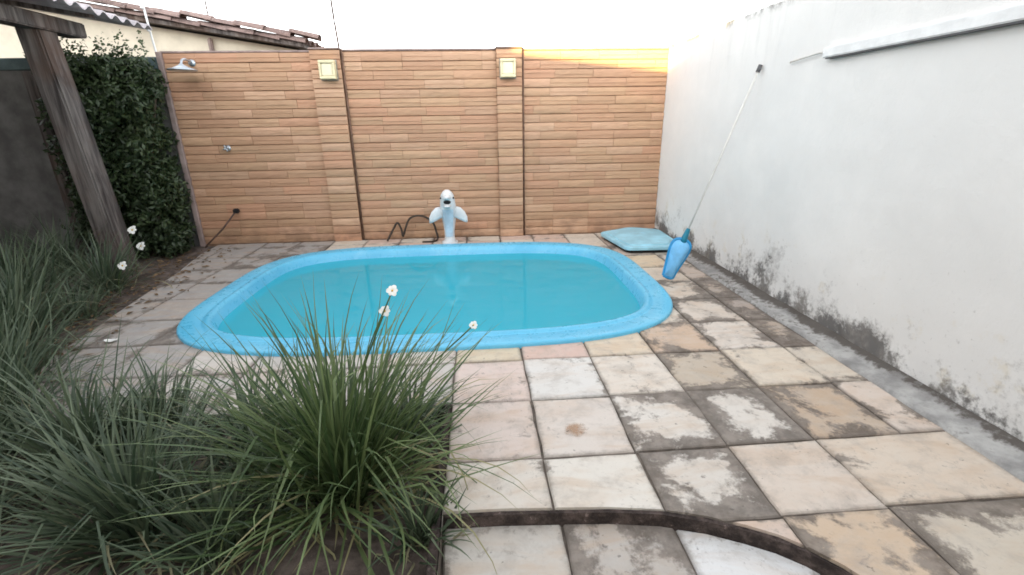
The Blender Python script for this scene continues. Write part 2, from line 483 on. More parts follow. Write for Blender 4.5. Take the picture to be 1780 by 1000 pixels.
# colour (own stone colour) and amount of crust of the slabs that show; keyed by (column from the deck's left edge, row)
pal = [(.62, .53, .46), (.66, .60, .54), (.58, .47, .40), (.60, .55, .48), (.66, .62, .58), (.58, .53, .46)]
LOOK = {
    (0, 5): (.66, .61, .55, .06), (1, 5): (.68, .64, .58, -.05), (2, 5): (.62, .58, .53, .46), (3, 5): (.62, .54, .47, -.04), (4, 5): (.63, .54, .45, .06),
    (0, 6): (.63, .54, .49, -.05), (1, 6): (.64, .58, .53, -.08), (2, 6): (.66, .62, .57, .36), (3, 6): (.64, .60, .55, .50), (4, 6): (.50, .40, .31, .36), (5, 6): (.64, .55, .48, .15),
    (0, 7): (.65, .54, .49, -.12), (1, 7): (.68, .66, .63, .10), (2, 7): (.68, .62, .55, .06), (3, 7): (.50, .43, .35, .38), (4, 7): (.66, .58, .48, .12), (5, 7): (.64, .57, .48, .18),
    (0, 8): (.62, .54, .41, .05), (1, 8): (.62, .46, .40, 0), (2, 8): (.66, .56, .44, .0), (3, 8): (.57, .44, .34, .34), (4, 8): (.66, .60, .54, .24), (5, 8): (.44, .37, .31, .55),
    (3, 4): (.56, .44, .33, .34), (4, 4): (.56, .50, .42, .46), (3, 3): (.60, .5, .4, .3), (4, 3): (.6, .5, .4, .3),
    (3, 9): (.62, .55, .47, .2), (4, 9): (.62, .55, .48, .38), (5, 9): (.40, .34, .30, .6), (4, 10): (.62, .54, .46, .34), (5, 10): (.42, .36, .31, .5),
    (4, 11): (.62, .54, .45, .2), (4, 12): (.63, .52, .38, .1), (5, 11): (.5, .42, .36, .4),
}
cells = []
for j in range(len(YS) - 1):
    for i in range(len(XS) - 1):
        x0, x1, y0, y1 = XS[i], XS[i + 1], YS[j], YS[j + 1]
        ci = i - 8
        if ci == 5 and j <= 5: continue                    # front rows: the last two columns are one wide slab
        if ci == 4 and j <= 5: x1 = XS[-1]
        if j < 3: continue
        cells.append((ci, j, x0, x1, y0, y1))
for ci, j, x0, x1, y0, y1 in cells:
    wt = lambda q_: 1 if 3 <= q_ <= 7 else (.5 if q_ == 8 else 0)
    sk = .020 * max(0, x1 - .7)    # courses drift slightly on the right
    g_ = .005
    me = slab_mesh(x0 + g_, x1 - g_, y0 + g_ + sk * wt(j), y1 - g_ + sk * wt(j + 1), rnd.uniform(-.003, .003), ci * 100 + j)
    mx, my = (x0 + x1) / 2, (y0 + y1) / 2
    # inside the pool or the bed or the lower paving?
    def corner_in(fn): return [fn(x, y) for x in (x0, x1) for y in (y0, y1)]
    inp = corner_in(lambda x, y: (abs((x - PC.x) / (PA - .12)) ** PN + abs((y - PC.y) / (PB - .12)) ** PN) < 1)
    if all(inp): bpy.data.meshes.remove(me); continue
    cuts = []
    if any(inp) or (y0 < 6.2 and y1 > 2.9 and x0 < 1.9 and x1 > -2.7): cuts.append(cut_pool)
    if y0 < 1.6 and x0 < 1.45: cuts.append(cut_low)
    if x0 < -2.4 or (y0 < 2.5 and x0 < -.1): cuts.append(cut_bed)
    if cuts:
        me2 = boolean(me, cuts); bpy.data.meshes.remove(me); me = me2
        if len(me.polygons) < 4: continue
    c = LOOK.get((ci, j))
    if c is None:
        p = rnd.choice(pal); d = rnd.uniform(-.1, .3)
        if mx < -2.0: p = (.34, .325, .315); d = rnd.uniform(.1, .45)  # grey weathered stone, its colour darkened further for the shade at left
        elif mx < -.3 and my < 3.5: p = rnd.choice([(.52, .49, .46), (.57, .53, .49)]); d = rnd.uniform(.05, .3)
        elif my > 5.8: p = rnd.choice([(.60, .45, .38), (.62, .55, .47)]); d = rnd.uniform(-.05, .2)
        elif mx > 1.7: d += .15
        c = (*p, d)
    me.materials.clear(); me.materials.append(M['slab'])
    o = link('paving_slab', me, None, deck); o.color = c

# lower paving
lowp = box('lower_paving', -.22, 1.40, -1.6, 1.58, -.139, LOW - .014, M['mortar']); tag(lowp, kind='structure')
lb = prism_mesh(low_inset[::-1], -1, 1)
b_ = bmesh.new(); b_.from_mesh(lb); bmesh.ops.recalc_face_normals(b_, faces=b_.faces); b_.to_mesh(lb); b_.free()
for i, (x0, x1) in enumerate([(-.195, .285), (.285, .745), (.745, 1.20), (1.20, 1.36)]):
    for j, (y0, y1) in enumerate([(1.02, 1.56), (.55, 1.02), (.08, .55), (-.4, .08)]):
        me = slab_mesh(x0 + .005, x1 - .005, y0 + .005, y1 - .005, LOW + rnd.uniform(-.002, .002), 900 + i * 10 + j, .04)
        me2 = boolean(me, [lb], 'INTERSECT'); bpy.data.meshes.remove(me)
        if len(me2.polygons) < 4: continue
        me2.materials.clear(); me2.materials.append(M['slab'])
        o = link('paving_slab', me2, None, lowp)
        o.color = [(.55, .52, .48, .12), (.46, .43, .40, .42), (.70, .70, .70, -.12), (.5, .47, .43, .3)][i] if j == 0 else (.58, .52, .46, .2)

# the step's dark riser
def band(inner, outer, z0, z1, jit=0.0):
    v, f = [], []
    for (a, b) in zip(inner, outer):
        v += [(a[0], a[1], z0), (a[0], a[1], z1 + rnd.uniform(-jit, jit)), (b[0], b[1], z1 + rnd.uniform(-jit, jit)), (b[0], b[1], z0)]
    k = len(inner)
    for i in range(k - 1):
        for e in range(4):
            e2 = (e + 1) % 4
            f.append((i * 4 + e, (i + 1) * 4 + e, (i + 1) * 4 + e2, i * 4 + e2))
    f += [(0, 1, 2, 3), tuple((k - 1) * 4 + e for e in (3, 2, 1, 0))]
    bm = bmesh.new(); bm.from_mesh(mesh(v, f)); return from_bm(bm)
st = link('step_riser', band(curve_off(.002), curve_off(.018), -.134, -.012, .004), M['riser']); tag(st, kind='structure')
ed = box('bed_edging', -.245, -.207, -1.6, 2.36, -.135, -.006, M['riser'], None, .006); tag(ed, kind='structure')

# concrete strip along the side wall
v, f = [], []
k = 60
for i in range(k + 1):
    y = -1.6 + (BACK_Y + 1.59) * i / k
    wv = noise.noise(Vector((0, y * 2.1, 3))) * .03
    v += [(2.315 + wv, y, -.012), (2.325 + wv, y, .012 + noise.noise(Vector((1, y * 5, 0))) * .008), (2.43, y, .022 + noise.noise(Vector((4, y * 3, 0))) * .012), (2.502, y, .05)]
for i in range(k):
    for e in range(3): f.append((i * 4 + e, i * 4 + e + 1, (i + 1) * 4 + e + 1, (i + 1) * 4 + e))
cs = link('concrete_strip', mesh(v, f), M['strip'], None, True); tag(cs, kind='structure')

# soil of the beds
v, f = [], []
nx, ny = 70, 80
for j in range(ny + 1):
    for i in range(nx + 1):
        x = -7.6 + (7.6 - .246) * i / nx; y = -1.8 + (6.62 + 1.8) * j / ny
        h = -.085 + .05 * noise.noise(Vector((x * 1.7, y * 1.7, 0))) + .025 * noise.noise(Vector((x * 6, y * 6, 2)))
        if x < -3.0: h += .05
        inside_pave = (y > 2.40 and x > -3.45 + (6.1 - y) * .16 and not (y < 2.6 and x < -2.6))
        if inside_pave: h = -.20
        v.append((x, y, h))
for j in range(ny):
    for i in range(nx):
        a = j * (nx + 1) + i; f.append((a, a + 1, a + nx + 2, a + nx + 1))
so = link('planting_bed_soil', mesh(v, f), M['soil'], None, True); tag(so, kind='structure')
bm = bmesh.new(); bm.from_mesh(so.data)
bmesh.ops.delete(bm, geom=[q for q in bm.faces if all(p.co.z < -.18 for p in q.verts)], context='FACES')
bm.to_mesh(so.data); bm.free()

# ------------------------------------------------------------------ clad back wall
wall = empty('boundary_wall', (-.66, BACK_Y, 0))
tag(wall, 'brown stone-tile clad boundary wall with two pillars behind the pool', 'wall')
def P(o, par):            # parent keeping world coordinates
    o.parent = par; o.matrix_parent_inverse = Matrix.Translation(-Vector(par.location)) if par.rotation_euler.z == 0 else par.matrix_world.inverted()
    return o
WX0, WX1 = -3.80, SIDE_X
P(box('core', WX0, WX1, BACK_Y + .022, BACK_Y + .20, -.14, WALL_H - .02, M['wallcore']), wall)
# coping
for (a, b, zt) in ((WX0, -2.02, 2.395), (-1.65, .26, 2.405), (.59, WX1 - .002, 2.40)):
    P(box('coping', a, b, BACK_Y + .004, BACK_Y + .215, zt - .022, zt, M['trim'], None, .004), wall)
strip_cols = [(.54, .32, .20), (.57, .35, .23), (.51, .30, .19), (.55, .345, .215), (.58, .37, .245), (.52, .32, .20), (.56, .315, .20), (.53, .335, .21)]
strip_cache = {}
def strip_mesh(L, H, k):
    key = (round(L, 3), round(H, 3), k)
    if key in strip_cache: return strip_cache[key]
    r = random.Random(k * 77 + int(L * 1000))
    v, f = [], []
    nxx = 6
    h1 = H * r.uniform(.38, .62)
    if k == 0: prof = [(0, .022), (.004, .005), (H * .3, 0), (H * .62, -.002), (H - .005, .004), (H, .022)]
    elif k == 1: prof = [(0, .022), (.004, .004), (h1 - .004, .001), (h1, .006), (h1 + .004, .0), (H - .005, .003), (H, .022)]      # split in two thin courses
    else: prof = [(0, .022), (.004, .008), (h1, .005), (h1 + .003, -.001), (H - .006, .002), (H, .022)]
    for i in range(nxx + 1):
        x = L * i / nxx
        for (z, yy) in prof:
            e = .003 if i in (0, nxx) else r.uniform(-.002, .002)
            v.append((x + (0 if 0 < i < nxx else 0), yy + e if yy < .02 else yy, z))
    m_ = len(prof)
    for i in range(nxx):
        for e in range(m_ - 1): f.append((i * m_ + e, (i + 1) * m_ + e, (i + 1) * m_ + e + 1, i * m_ + e + 1))
    f.append(tuple(range(m_ - 1, -1, -1))); f.append(tuple(nxx * m_ + e for e in range(m_)))
    me = mesh(v, f); me.materials.append(M['clad']); strip_cache[key] = me
    return me
def clad(x0, x1, y, ztop, name_parent, rows=22, L=.50):
    H = ztop / rows
    for r_ in range(rows):
        tri = r_ // 3
        off = rnd.choice([0, .13, .26, .07, .35])
        gap = .006 if r_ % 3 == 2 else .002
        x = x0 - (off % L)
        while x < x1 - .004:
            a, b = max(x, x0), min(x + L, x1)
            if x1 - b < .06: b = x1
            if b - a > .05:
                me = strip_mesh(round(b - a - .003, 3), round(H - gap, 3), rnd.randrange(3))
                o = link('stone_strip', me, None, None)
                o.location = (a + .0015, y - rnd.uniform(0, .009), r_ * H + .002)
                c = rnd.choice(strip_cols); s = rnd.uniform(.90, 1.06)
                o.color = (c[0] * s, c[1] * s, c[2] * s, 1)
                P2(o, name_parent)
            x = b if b > x + L - .0001 or b == x1 else x + L
def P2(o, par):
    o.parent = par; o.matrix_parent_inverse = Matrix.Translation(-PAR_LOC[par.name]); return o
PAR_LOC = {}
PAR_LOC[wall.name] = Vector(wall.location)
PIL = ((-2.015, -1.655), (.265, .585))
for a, b in ((WX0 + .03, PIL[0][0] - .002), (PIL[0][1] + .002, PIL[1][0] - .002), (PIL[1][1] + .002, WX1 - .003)):
    clad(a, b, BACK_Y, WALL_H - .03, wall)
for a, b in PIL:
    pl = box('pillar', a + .004, b - .004, BACK_Y - .045, BACK_Y + .23, -.13, 2.393, M['wallcore'])
    P2(pl, wall)
    H = 0
    for r_ in range(22):
        me = strip_mesh(round(b - a, 3), round(2.39 / 22 - (.010 if r_ % 3 == 2 else .004), 3), rnd.randrange(3))
        o = link('stone_strip', me); o.location = (a, BACK_Y - .068 - rnd.uniform(0, .004), r_ * 2.39 / 22 + .002)
        c = rnd.choice(strip_cols); s = rnd.uniform(.9, 1.12); o.color = (c[0] * s, c[1] * s, c[2] * s, 1)
        o.parent = pl
    cp = box('pillar_cap', a - .01, b + .01, BACK_Y - .075, BACK_Y + .24, 2.394, 2.412, M['trim'], None, .005); P2(cp, wall)
    cd = tube('conduit', [(b + .020, BACK_Y - .022, .0), (b + .021, BACK_Y - .022, 1.2), (b + .019, BACK_Y - .022, 2.40)], .011, M['conduit']); P2(cd, wall)
tr = box('edge_trim', WX0 - .035, WX0 + .027, BACK_Y - .03, BACK_Y + .21, -.13, 2.385, M['trim'], None, .006); P2(tr, wall)

# plain dark wall carrying on to the left, and an unseen left wall added to limit the light
lw = empty('plain_wall', (-5.6, BACK_Y, 0)); PAR_LOC[lw.name] = Vector(lw.location)
tag(lw, 'dark grey plastered wall in shade behind the hedge and timber post', 'wall')
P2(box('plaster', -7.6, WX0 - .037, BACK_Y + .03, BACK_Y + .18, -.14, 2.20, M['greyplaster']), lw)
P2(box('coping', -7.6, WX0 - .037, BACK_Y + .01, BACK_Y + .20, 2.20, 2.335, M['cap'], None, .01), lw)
for x in (-5.35, -6.6):
    P2(box('pier', x - .07, x + .07, BACK_Y - .03, BACK_Y + .029, -.13, 2.19, M['timber'], None, .01), lw)
lw2 = box('light_limit_wall', -7.75, -7.6, -3, BACK_Y + .2, -.14, 2.33, M['greyplaster']); tag(lw2, 'unseen dark grey side wall added to limit light under the lean-to roof', 'wall')

# ------------------------------------------------------------------ white side wall
wv_, wf_ = [], []
ky, kz = 120, 16
ww = empty('white_wall', (SIDE_X, 2.5, 0)); PAR_LOC[ww.name] = Vector(ww.location)
tag(ww, 'tall white plastered side wall with black mould along its foot', 'wall')
for i in range(ky + 1):
    y = -2.2 + (BACK_Y + .20 + 2.2) * i / ky
    top = WALL_H + .015 + .018 * noise.noise(Vector((0, y * 3.1, 7))) + .010 * noise.noise(Vector((0, y * 14, 1)))
    for j in range(kz + 1):
        z = -.13 + (top + .13) * j / kz
        bulge = .010 * noise.noise(Vector((0, y * 1.2, z * 1.4))) + .004 * noise.noise(Vector((3, y * 5, z * 5)))
        if z < .35: bulge += max(0, .02 * noise.noise(Vector((9, y * 7, z * 7)))) * (1 - max(z, 0) / .35)
        wv_.append((SIDE_X + bulge, y, z))
    wv_.append((SIDE_X + .16, y, top + .006)); wv_.append((SIDE_X + .16, y, -.13))
m_ = kz + 3
for i in range(ky):
    for e in range(m_ - 1): wf_.append((i * m_ + e, i * m_ + e + 1, (i + 1) * m_ + e + 1, (i + 1) * m_ + e))
wf_ += [tuple(range(m_ - 1, -1, -1)), tuple(ky * m_ + e for e in range(m_))]
bm = bmesh.new(); bm.from_mesh(mesh(wv_, wf_)); P2(link('plaster', from_bm(bm), M['plaster'], None), ww)

# painted ledge on the side wall
lg = empty('wall_ledge', (2.44, 1.2, 1.93)); PAR_LOC[lg.name] = Vector(lg.location)
tag(lg, 'white painted board fixed high along the white wall', 'ledge')
P2(box('board', 2.452, 2.507, -2.0, 3.56, 1.905, 1.972, M['white'], None, .006, 2), lg)
P2(box('shadow_strip', 2.46, 2.506, -2.0, 3.53, 1.896, 1.9045, M['grip']), lg)  # dark strip standing in for the shade under the board
P2(tube('hook', [(2.505, 3.60, 1.95), (2.475, 3.64, 1.945), (2.475, 3.95, 1.925), (2.485, 3.97, 1.92)], .006, M['pole']), lg)

# ------------------------------------------------------------------ pool
pool = empty('swimming_pool', (PC.x, PC.y, 0)); PAR_LOC[pool.name] = Vector(pool.location)
tag(pool, 'light blue fibreglass swimming pool with rounded corners and wide rim', 'pool')
prof = [(.0, -.03), (-.004, .018), (.004, .027), (.02, .031), (.150, .028), (.162, .022), (.173, .029), (.187, .039), (.205, .041), (.222, .036), (.236, .016), (.252, -.03), (.292, -.14)]
prof2 = [(.292, -.14), (.33, -.6), (.40, -1.0), (.52, -1.12), (.8, -1.16)]
def loft(pr, n=128):
    v, f = [], []
    for off, z in pr: v += [(x, y, z) for x, y in pool_ring(off, n)]
    for r_ in range(len(pr) - 1):
        for i in range(n):
            i2 = (i + 1) % n
            f.append((r_ * n + i, r_ * n + i2, (r_ + 1) * n + i2, (r_ + 1) * n + i))
    return v, f
P2(link('rim', mesh(*loft(prof)), M['fibre'], None, True), pool)
v, f = loft(prof2); f.append(tuple(range(len(v) - 128, len(v))))
bm = bmesh.new(); bm.from_mesh(mesh(v, f)); me = from_bm(bm)
P2(link('basin', me, M['fibre'], None, True), pool)
wr = pool_ring(.262, 128)
wtr = link('pool_water', mesh([(x, y, -.06) for x, y in wr], [tuple(range(128))]), M['water']); tag(wtr, kind='structure')

# ------------------------------------------------------------------ things by the back wall
def wall_lamp(x, label):
    t = empty('wall_lamp', (x, BACK_Y - .072, 2.04)); tag(t, label, 'lamp', 'wall lamps on the pillars')
    link('backplate', from_bm(bm_box(bmesh.new(), -.105, .105, -.012, 0, .0, .235, .004)), M['lampk'], t)
    h = bmesh.new(); 
    bm_box(h, -.095, .095, -.105, -.013, .012, .045, .006); bm_box(h, -.095, .095, -.105, -.013, .19, .225, .006)
    bm_box(h, -.095, -.068, -.105, -.013, .0455, .1895, .004); bm_box(h, .068, .095, -.105, -.013, .0455, .1895, .004)
    link('housing', from_bm(h), M['lampc'], t)
    link('diffuser', from_bm(bm_box(bmesh.new(), -.0675, .0675, -.092, -.02, .0455, .1895, .008, 2)), M['lampd'], t)
    return t
wall_lamp(-1.80, 'cream square wall lamp on the pillar nearer the shower')
wall_lamp(.405, 'cream square wall lamp on the pillar nearer the white wall')

sh = empty('shower', (-3.44, BACK_Y - .01, 2.2)); tag(sh, 'round metal shower head on a short arm on the brown wall', 'shower')
tube('arm', smooth_pts([(0, .02, .06), (0, -.10, .085), (0, -.20, .07), (0, -.24, .02)], 5), .013, M['chrome'], sh)
hv, hf = [], []
prof_s = [(.014, .03), (.03, .012), (.10, -.02), (.155, -.035), (.158, -.048), (.14, -.052), (.0, -.05)]
for r_, z_ in prof_s:
    for i in range(24):
        a = 2 * math.pi * i / 24; hv.append((r_ * math.cos(a), -.24 + r_ * math.sin(a), z_))
for k_ in range(len(prof_s) - 1):
    for i in range(24): hf.append((k_ * 24 + i, k_ * 24 + (i + 1) % 24, (k_ + 1) * 24 + (i + 1) % 24, (k_ + 1) * 24 + i))
link('head', mesh(hv, hf), M['chrome'], sh, True)
tube('flange', [(0, -.005, .06), (0, .012, .06)], .04, M['chrome'], sh, 16)

tp = empty('shower_tap', (-3.22, BACK_Y - .01, 1.26)); tag(tp, 'small metal shower tap on the brown wall below the shower', 'tap')
tube('spindle', [(0, .015, 0), (0, -.05, 0)], .018, M['chrome'], tp, 12)
for a in range(4):
    an = math.pi * a / 2 + .4
    tube('handle_spoke', [(0, -.05, 0), (.042 * math.cos(an), -.055, .042 * math.sin(an))], [.011, .009], M['chrome'], tp, 8)
tube('flange', [(0, -.004, 0), (0, .012, 0)], .035, M['chrome'], tp, 14)

br = empty('deck_brush', (-3.62, 6.32, 0)); tag(br, 'thin dark brush handle leaning in the corner by the hedge', 'brush')
tube('handle', [(0, 0, .03), (.20, .13, .24), (.37, .23, .46)], .011, M['rust'], br)
hb = bmesh.new(); bm_box(hb, .335, .405, .205, .27, .43, .49, .012, 2); link('head', from_bm(hb), M['dark'], br)

# dark hose looped against the wall
hz = tube('garden_hose', smooth_pts([(-1.28, 6.42, .02), (-1.22, 6.50, .13), (-1.15, 6.54, .24), (-1.10, 6.53, .16), (-1.08, 6.50, .06), (-1.04, 6.5, .16), (-.98, 6.53, .29), (-.88, 6.54, .33), (-.76, 6.54, .31),
                                     (-.66, 6.52, .23), (-.62, 6.48, .12), (-.60, 6.42, .03), (-.66, 6.34, .013), (-.80, 6.33, .013)], 5), .014, M['hose'])
tag(hz, 'dark looped hose against the brown wall beside the dolphin', 'hose')

# ------------------------------------------------------------------ dolphin fountain
dl = empty('dolphin_statue', (-.425, 6.26, 0)); dl.scale = (.93, 1, 1)
tag(dl, 'white dolphin fountain statue standing upright at the pool edge', 'statue')
# body: rings (centre y, z, half width, half depth), tail at the base, head bowed towards the water
rings = [(.02, .0, .095, .10), (.02, .03, .085, .09), (.02, .08, .070, .075), (.03, .16, .072, .080), (.04, .25, .085, .092), (.045, .34, .102, .108), (.035, .42, .112, .115),
         (.015, .49, .112, .115), (-.01, .55, .106, .112), (-.035, .60, .100, .108), (-.045, .65, .088, .095), (-.05, .69, .062, .070), (-.05, .712, .028, .032)]
v, f = [], []
ns = 20
for cy, z, a, b in rings:
    for i in range(ns):
        t = 2 * math.pi * i / ns; v.append((a * math.cos(t), cy + b * math.sin(t), z))
for r_ in range(len(rings) - 1):
    for i in range(ns): f.append((r_ * ns + i, r_ * ns + (i + 1) % ns, (r_ + 1) * ns + (i + 1) % ns, (r_ + 1) * ns + i))
f.append(tuple(range(ns - 1, -1, -1))); f.append(tuple(range((len(rings) - 1) * ns, len(rings) * ns)))
link('body', mesh(v, f), M['statue'], dl, True)
def lobe(name, pts, widths, thick, m):
    """flat tapering fin along points; widths across the given direction"""
    vv, ff = [], []
    for (p, wd, ac) in zip(pts, widths, range(len(pts))):
        p = Vector(p)
        for i in range(10):
            t = 2 * math.pi * i / 10
            vv.append(p + Vector((0, math.cos(t) * thick, 0)) + FD * math.sin(t) * wd)
    for r_ in range(len(pts) - 1):
        for i in range(10): ff.append((r_ * 10 + i, r_ * 10 + (i + 1) % 10, (r_ + 1) * 10 + (i + 1) % 10, (r_ + 1) * 10 + i))
    ff.append(tuple(range(9, -1, -1))); ff.append(tuple(range((len(pts) - 1) * 10, len(pts) * 10)))
    bm = bmesh.new(); bm.from_mesh(mesh(vv, ff)); return link(name, from_bm(bm), m, dl, True)
for s in (-1, 1):
    FD = Vector((s * .45, 0, .9)).normalized()
    lobe('flipper', [(s * .085, -.02, .43), (s * .14, -.04, .415), (s * .20, -.05, .375), (s * .245, -.05, .33), (s * .265, -.05, .295)], [.075, .080, .068, .045, .010], .022, M['statue'])
# beak: upper and lower jaw pointing at the pool, mouth open and dark between
def jaw(name, z0, z1, L, hw, m):
    vv, ff = [], []
    for k_, (t_, sc) in enumerate([(0, 1), (.35, .92), (.7, .72), (.92, .45), (1, .15)]):
        y = -.10 - L * t_
        for i in range(12):
            a = 2 * math.pi * i / 12
            vv.append((hw * sc * math.cos(a), y, (z0 + z1) / 2 + (z1 - z0) / 2 * sc * math.sin(a)))
    for r_ in range(4):
        for i in range(12): ff.append((r_ * 12 + i, r_ * 12 + (i + 1) % 12, (r_ + 1) * 12 + (i + 1) % 12, (r_ + 1) * 12 + i))
    ff.append(tuple(range(11, -1, -1))); ff.append(tuple(range(48, 60)))
    return link(name, mesh(vv, ff), m, dl, True)
jaw('upper_jaw', .59, .67, .11, .062, M['statue'])
jaw('lower_jaw', .485, .545, .09, .056, M['statue'])
jaw('mouth', .535, .60, .055, .056, M['black'])
# pale blue belly panel and a small plinth
vv, ff = [], []
bel = [(.02, .07), (.16, .072), (.30, .088), (.42, .102), (.50, .098)]
for k_, (z, b) in enumerate([(.10, 0), (.2, 0), (.3, 0), (.4, 0), (.465, 0)]):
    # nearest ring data
    cy, a_, b_ = [(q[0], q[2], q[3]) for q in rings if q[1] <= z][-1]
    nxt = [q for q in rings if q[1] > z][0]; prv = [q for q in rings if q[1] <= z][-1]
    t_ = (z - prv[1]) / (nxt[1] - prv[1]); cy = prv[0] + (nxt[0] - prv[0]) * t_; a_ = prv[2] + (nxt[2] - prv[2]) * t_; b_ = prv[3] + (nxt[3] - prv[3]) * t_
    for i in range(9):
        an = R(-90 - 42 + 84 * i / 8); vv.append(((a_ + .004) * math.cos(an), cy + (b_ + .004) * math.sin(an), z))
for r_ in range(4):
    for i in range(8): ff.append((r_ * 9 + i, r_ * 9 + i + 1, (r_ + 1) * 9 + i + 1, (r_ + 1) * 9 + i))
link('belly', mesh(vv, ff), M['statueblue'], dl, True)
for s in (-1, 1):
    ev = bmesh.new(); bmesh.ops.create_uvsphere(ev, u_segments=10, v_segments=6, radius=.013)
    bmesh.ops.translate(ev, verts=ev.verts, vec=(s * .088, -.095, .615)); link('eye', from_bm(ev), M['black'], dl, True)
tube('base', [(0, .02, -.01), (0, .02, .025)], .115, M['statue'], dl, 20)

# ------------------------------------------------------------------ pale blue lid in the corner
lid = empty('pump_cover', (2.1, 6.0, 0)); PAR_LOC[lid.name] = Vector(lid.location)
tag(lid, 'pale blue flat angular cover lying in the corner by the white wall', 'cover')
hexp = [(1.60, 6.28), (1.72, 5.40), (2.28, 5.38), (2.43, 5.66), (2.455, 6.36), (2.10, 6.56)]
def rounded(poly, r_, k=4):
    out = []
    for i, p in enumerate(poly):
        a = Vector(poly[i - 1]); b = Vector(p); c = Vector(poly[(i + 1) % len(poly)])
        p0 = b + (a - b).normalized() * r_; p1 = b + (c - b).normalized() * r_
        for j in range(k + 1):
            t = j / k; q = p0 * (1 - t) ** 2 + b * 2 * t * (1 - t) + p1 * t * t; out.append((q.x, q.y))
    return out
hp = rounded(hexp, .09)
cen = Vector((2.08, 5.95))
def hring(s_, z): return [(cen.x + (x - cen.x) * s_, cen.y + (y - cen.y) * s_, z + .0) for x, y in hp]
v = hring(1, .045) + hring(1.0, .075) + hring(.985, .085) + hring(.86, .085) + hring(.84, .098) + hring(.3, .112)
nn = len(hp); f = []
for r_ in range(5):
    for i in range(nn): f.append((r_ * nn + i, r_ * nn + (i + 1) % nn, (r_ + 1) * nn + (i + 1) % nn, (r_ + 1) * nn + i))
f.append(tuple(range(5 * nn, 6 * nn))); f.append(tuple(range(nn - 1, -1, -1)))
bm = bmesh.new(); bm.from_mesh(mesh(v, f)); P2(link('panel', from_bm(bm), M['lid']), lid)
v = hring(.91, .0) + hring(.91, .045)
f = [(i, (i + 1) % nn, nn + (i + 1) % nn, nn + i) for i in range(nn)] + [tuple(range(nn, 2 * nn))]
bm = bmesh.new(); bm.from_mesh(mesh(v, f)); P2(link('base', from_bm(bm), M['dark']), lid)

# ------------------------------------------------------------------ leaf net on its pole, leaning on the wall
net = empty('pool_net', (1.80, 4.32, .04)); PAR_LOC[net.name] = Vector(net.location)
tag(net, 'blue pool net on a long thin pole leaning against the white wall', 'pool net')
B0, T0 = Vector((1.80, 4.32, .06)), Vector((2.468, 4.38, 1.92))
ax = (T0 - B0).normalized(); sd_ = Vector((0, 1, 0)); sd_ = Vector((.93, 0, 0)) ; 
fw = Vector((-.25, -1, .2)); fw = (fw - ax * fw.dot(ax)).normalized(); sd_ = ax.cross(fw).normalized()
P2(tube('pole', [B0 + ax * .40, B0 + ax * 1.2, T0], .0085, M['polel'], None, 10), net)
P2(tube('grip', [T0 - ax * .03, T0 + ax * .03], .018, M['grip'], None, 12), net)
P2(tube('socket', [B0 + ax * .36, B0 + ax * .40, B0 + ax * .50], [.034, .030, .018], M['netdark'], None, 12), net)
out = []
for u, s_ in [(0, -.042), (0, .042), (.08, .055), (.29, .088), (.365, .068), (.39, 0), (.365, -.068), (.29, -.088), (.08, -.055)]:
    out.append(B0 + ax * u + sd_ * s_)
fr_ = smooth_pts(out + [out[0]], 5)
P2(tube('frame', fr_, .016, M['netblue'], None, 8), net)
# bag: shallow sagging cloth inside the frame
vv, ff = [], []
cc = B0 + ax * .19
K = len(fr_) - 1
for lv, (s_, d_) in enumerate([(1, 0), (.8, -.045), (.5, -.065), (.15, -.07)]):
    for i in range(K): vv.append(cc + (fr_[i] - cc) * s_ - fw * d_ * -1 * -1)
for lv in range(3):
    for i in range(K): ff.append((lv * K + i, lv * K + (i + 1) % K, (lv + 1) * K + (i + 1) % K, (lv + 1) * K + i))
ff.append(tuple(3 * K + i for i in range(K)))
P2(link('net_bag', mesh(vv, ff), M['netmesh'], None, True), net)

# ------------------------------------------------------------------ lean-to with its post, beam and corrugated roof
lt = empty('lean_to', (-4.25, 5.65, 0)); PAR_LOC[lt.name] = Vector(lt.location)
tag(lt, 'dark timber lean-to with leaning post, beam and corrugated roof', 'lean-to')
def post(x, y, lean, ry):
    bm = bmesh.new(); bm_box(bm, -.115, .115, -.115, .115, -.2, 2.50, .018, 2)
    bmesh.ops.subdivide_edges(bm, edges=[e for e in bm.edges if abs(e.verts[0].co.z - e.verts[1].co.z) > 1], cuts=10)
    for vtx in bm.verts:
        z = vtx.co.z
        q = Matrix.Rotation(ry, 3, 'Z') @ vtx.co
        q.x += .012 * noise.noise(Vector((1, 0, z * 1.5))) + x - lean * max(z, 0) / 2.42
        q.y += .012 * noise.noise(Vector((0, 5, z * 1.5))) + y
        vtx.co = q
    return P2(link('post', from_bm(bm), M['timber']), lt)
post(-4.20, 5.65, .17, R(-3))
post(-4.25, 1.2, .05, R(5))
bm = bm_box(bmesh.new(), -4.42, -4.22, -2.5, 6.12, 2.455, 2.60, .012, 2); P2(link('beam', from_bm(bm), M['timber']), lt)
for y in (-1.9, -.6, .7, 2.0, 3.3, 4.6, 5.9):
    v = [(-3.98, y - .04, 2.612), (-3.98, y + .04, 2.612), (-3.98, y + .04, 2.655), (-3.98, y - .04, 2.655), (-7.6, y - .04, 3.19), (-7.6, y + .04, 3.19), (-7.6, y + .04, 3.30), (-7.6, y - .04, 3.30)]
    f = [(0, 1, 2, 3), (7, 6, 5, 4), (0, 4, 5, 1), (1, 5, 6, 2), (2, 6, 7, 3), (3, 7, 4, 0)]
    bm = bmesh.new(); bm.from_mesh(mesh(v, f)); P2(link('rafter', from_bm(bm), M['timber']), lt)
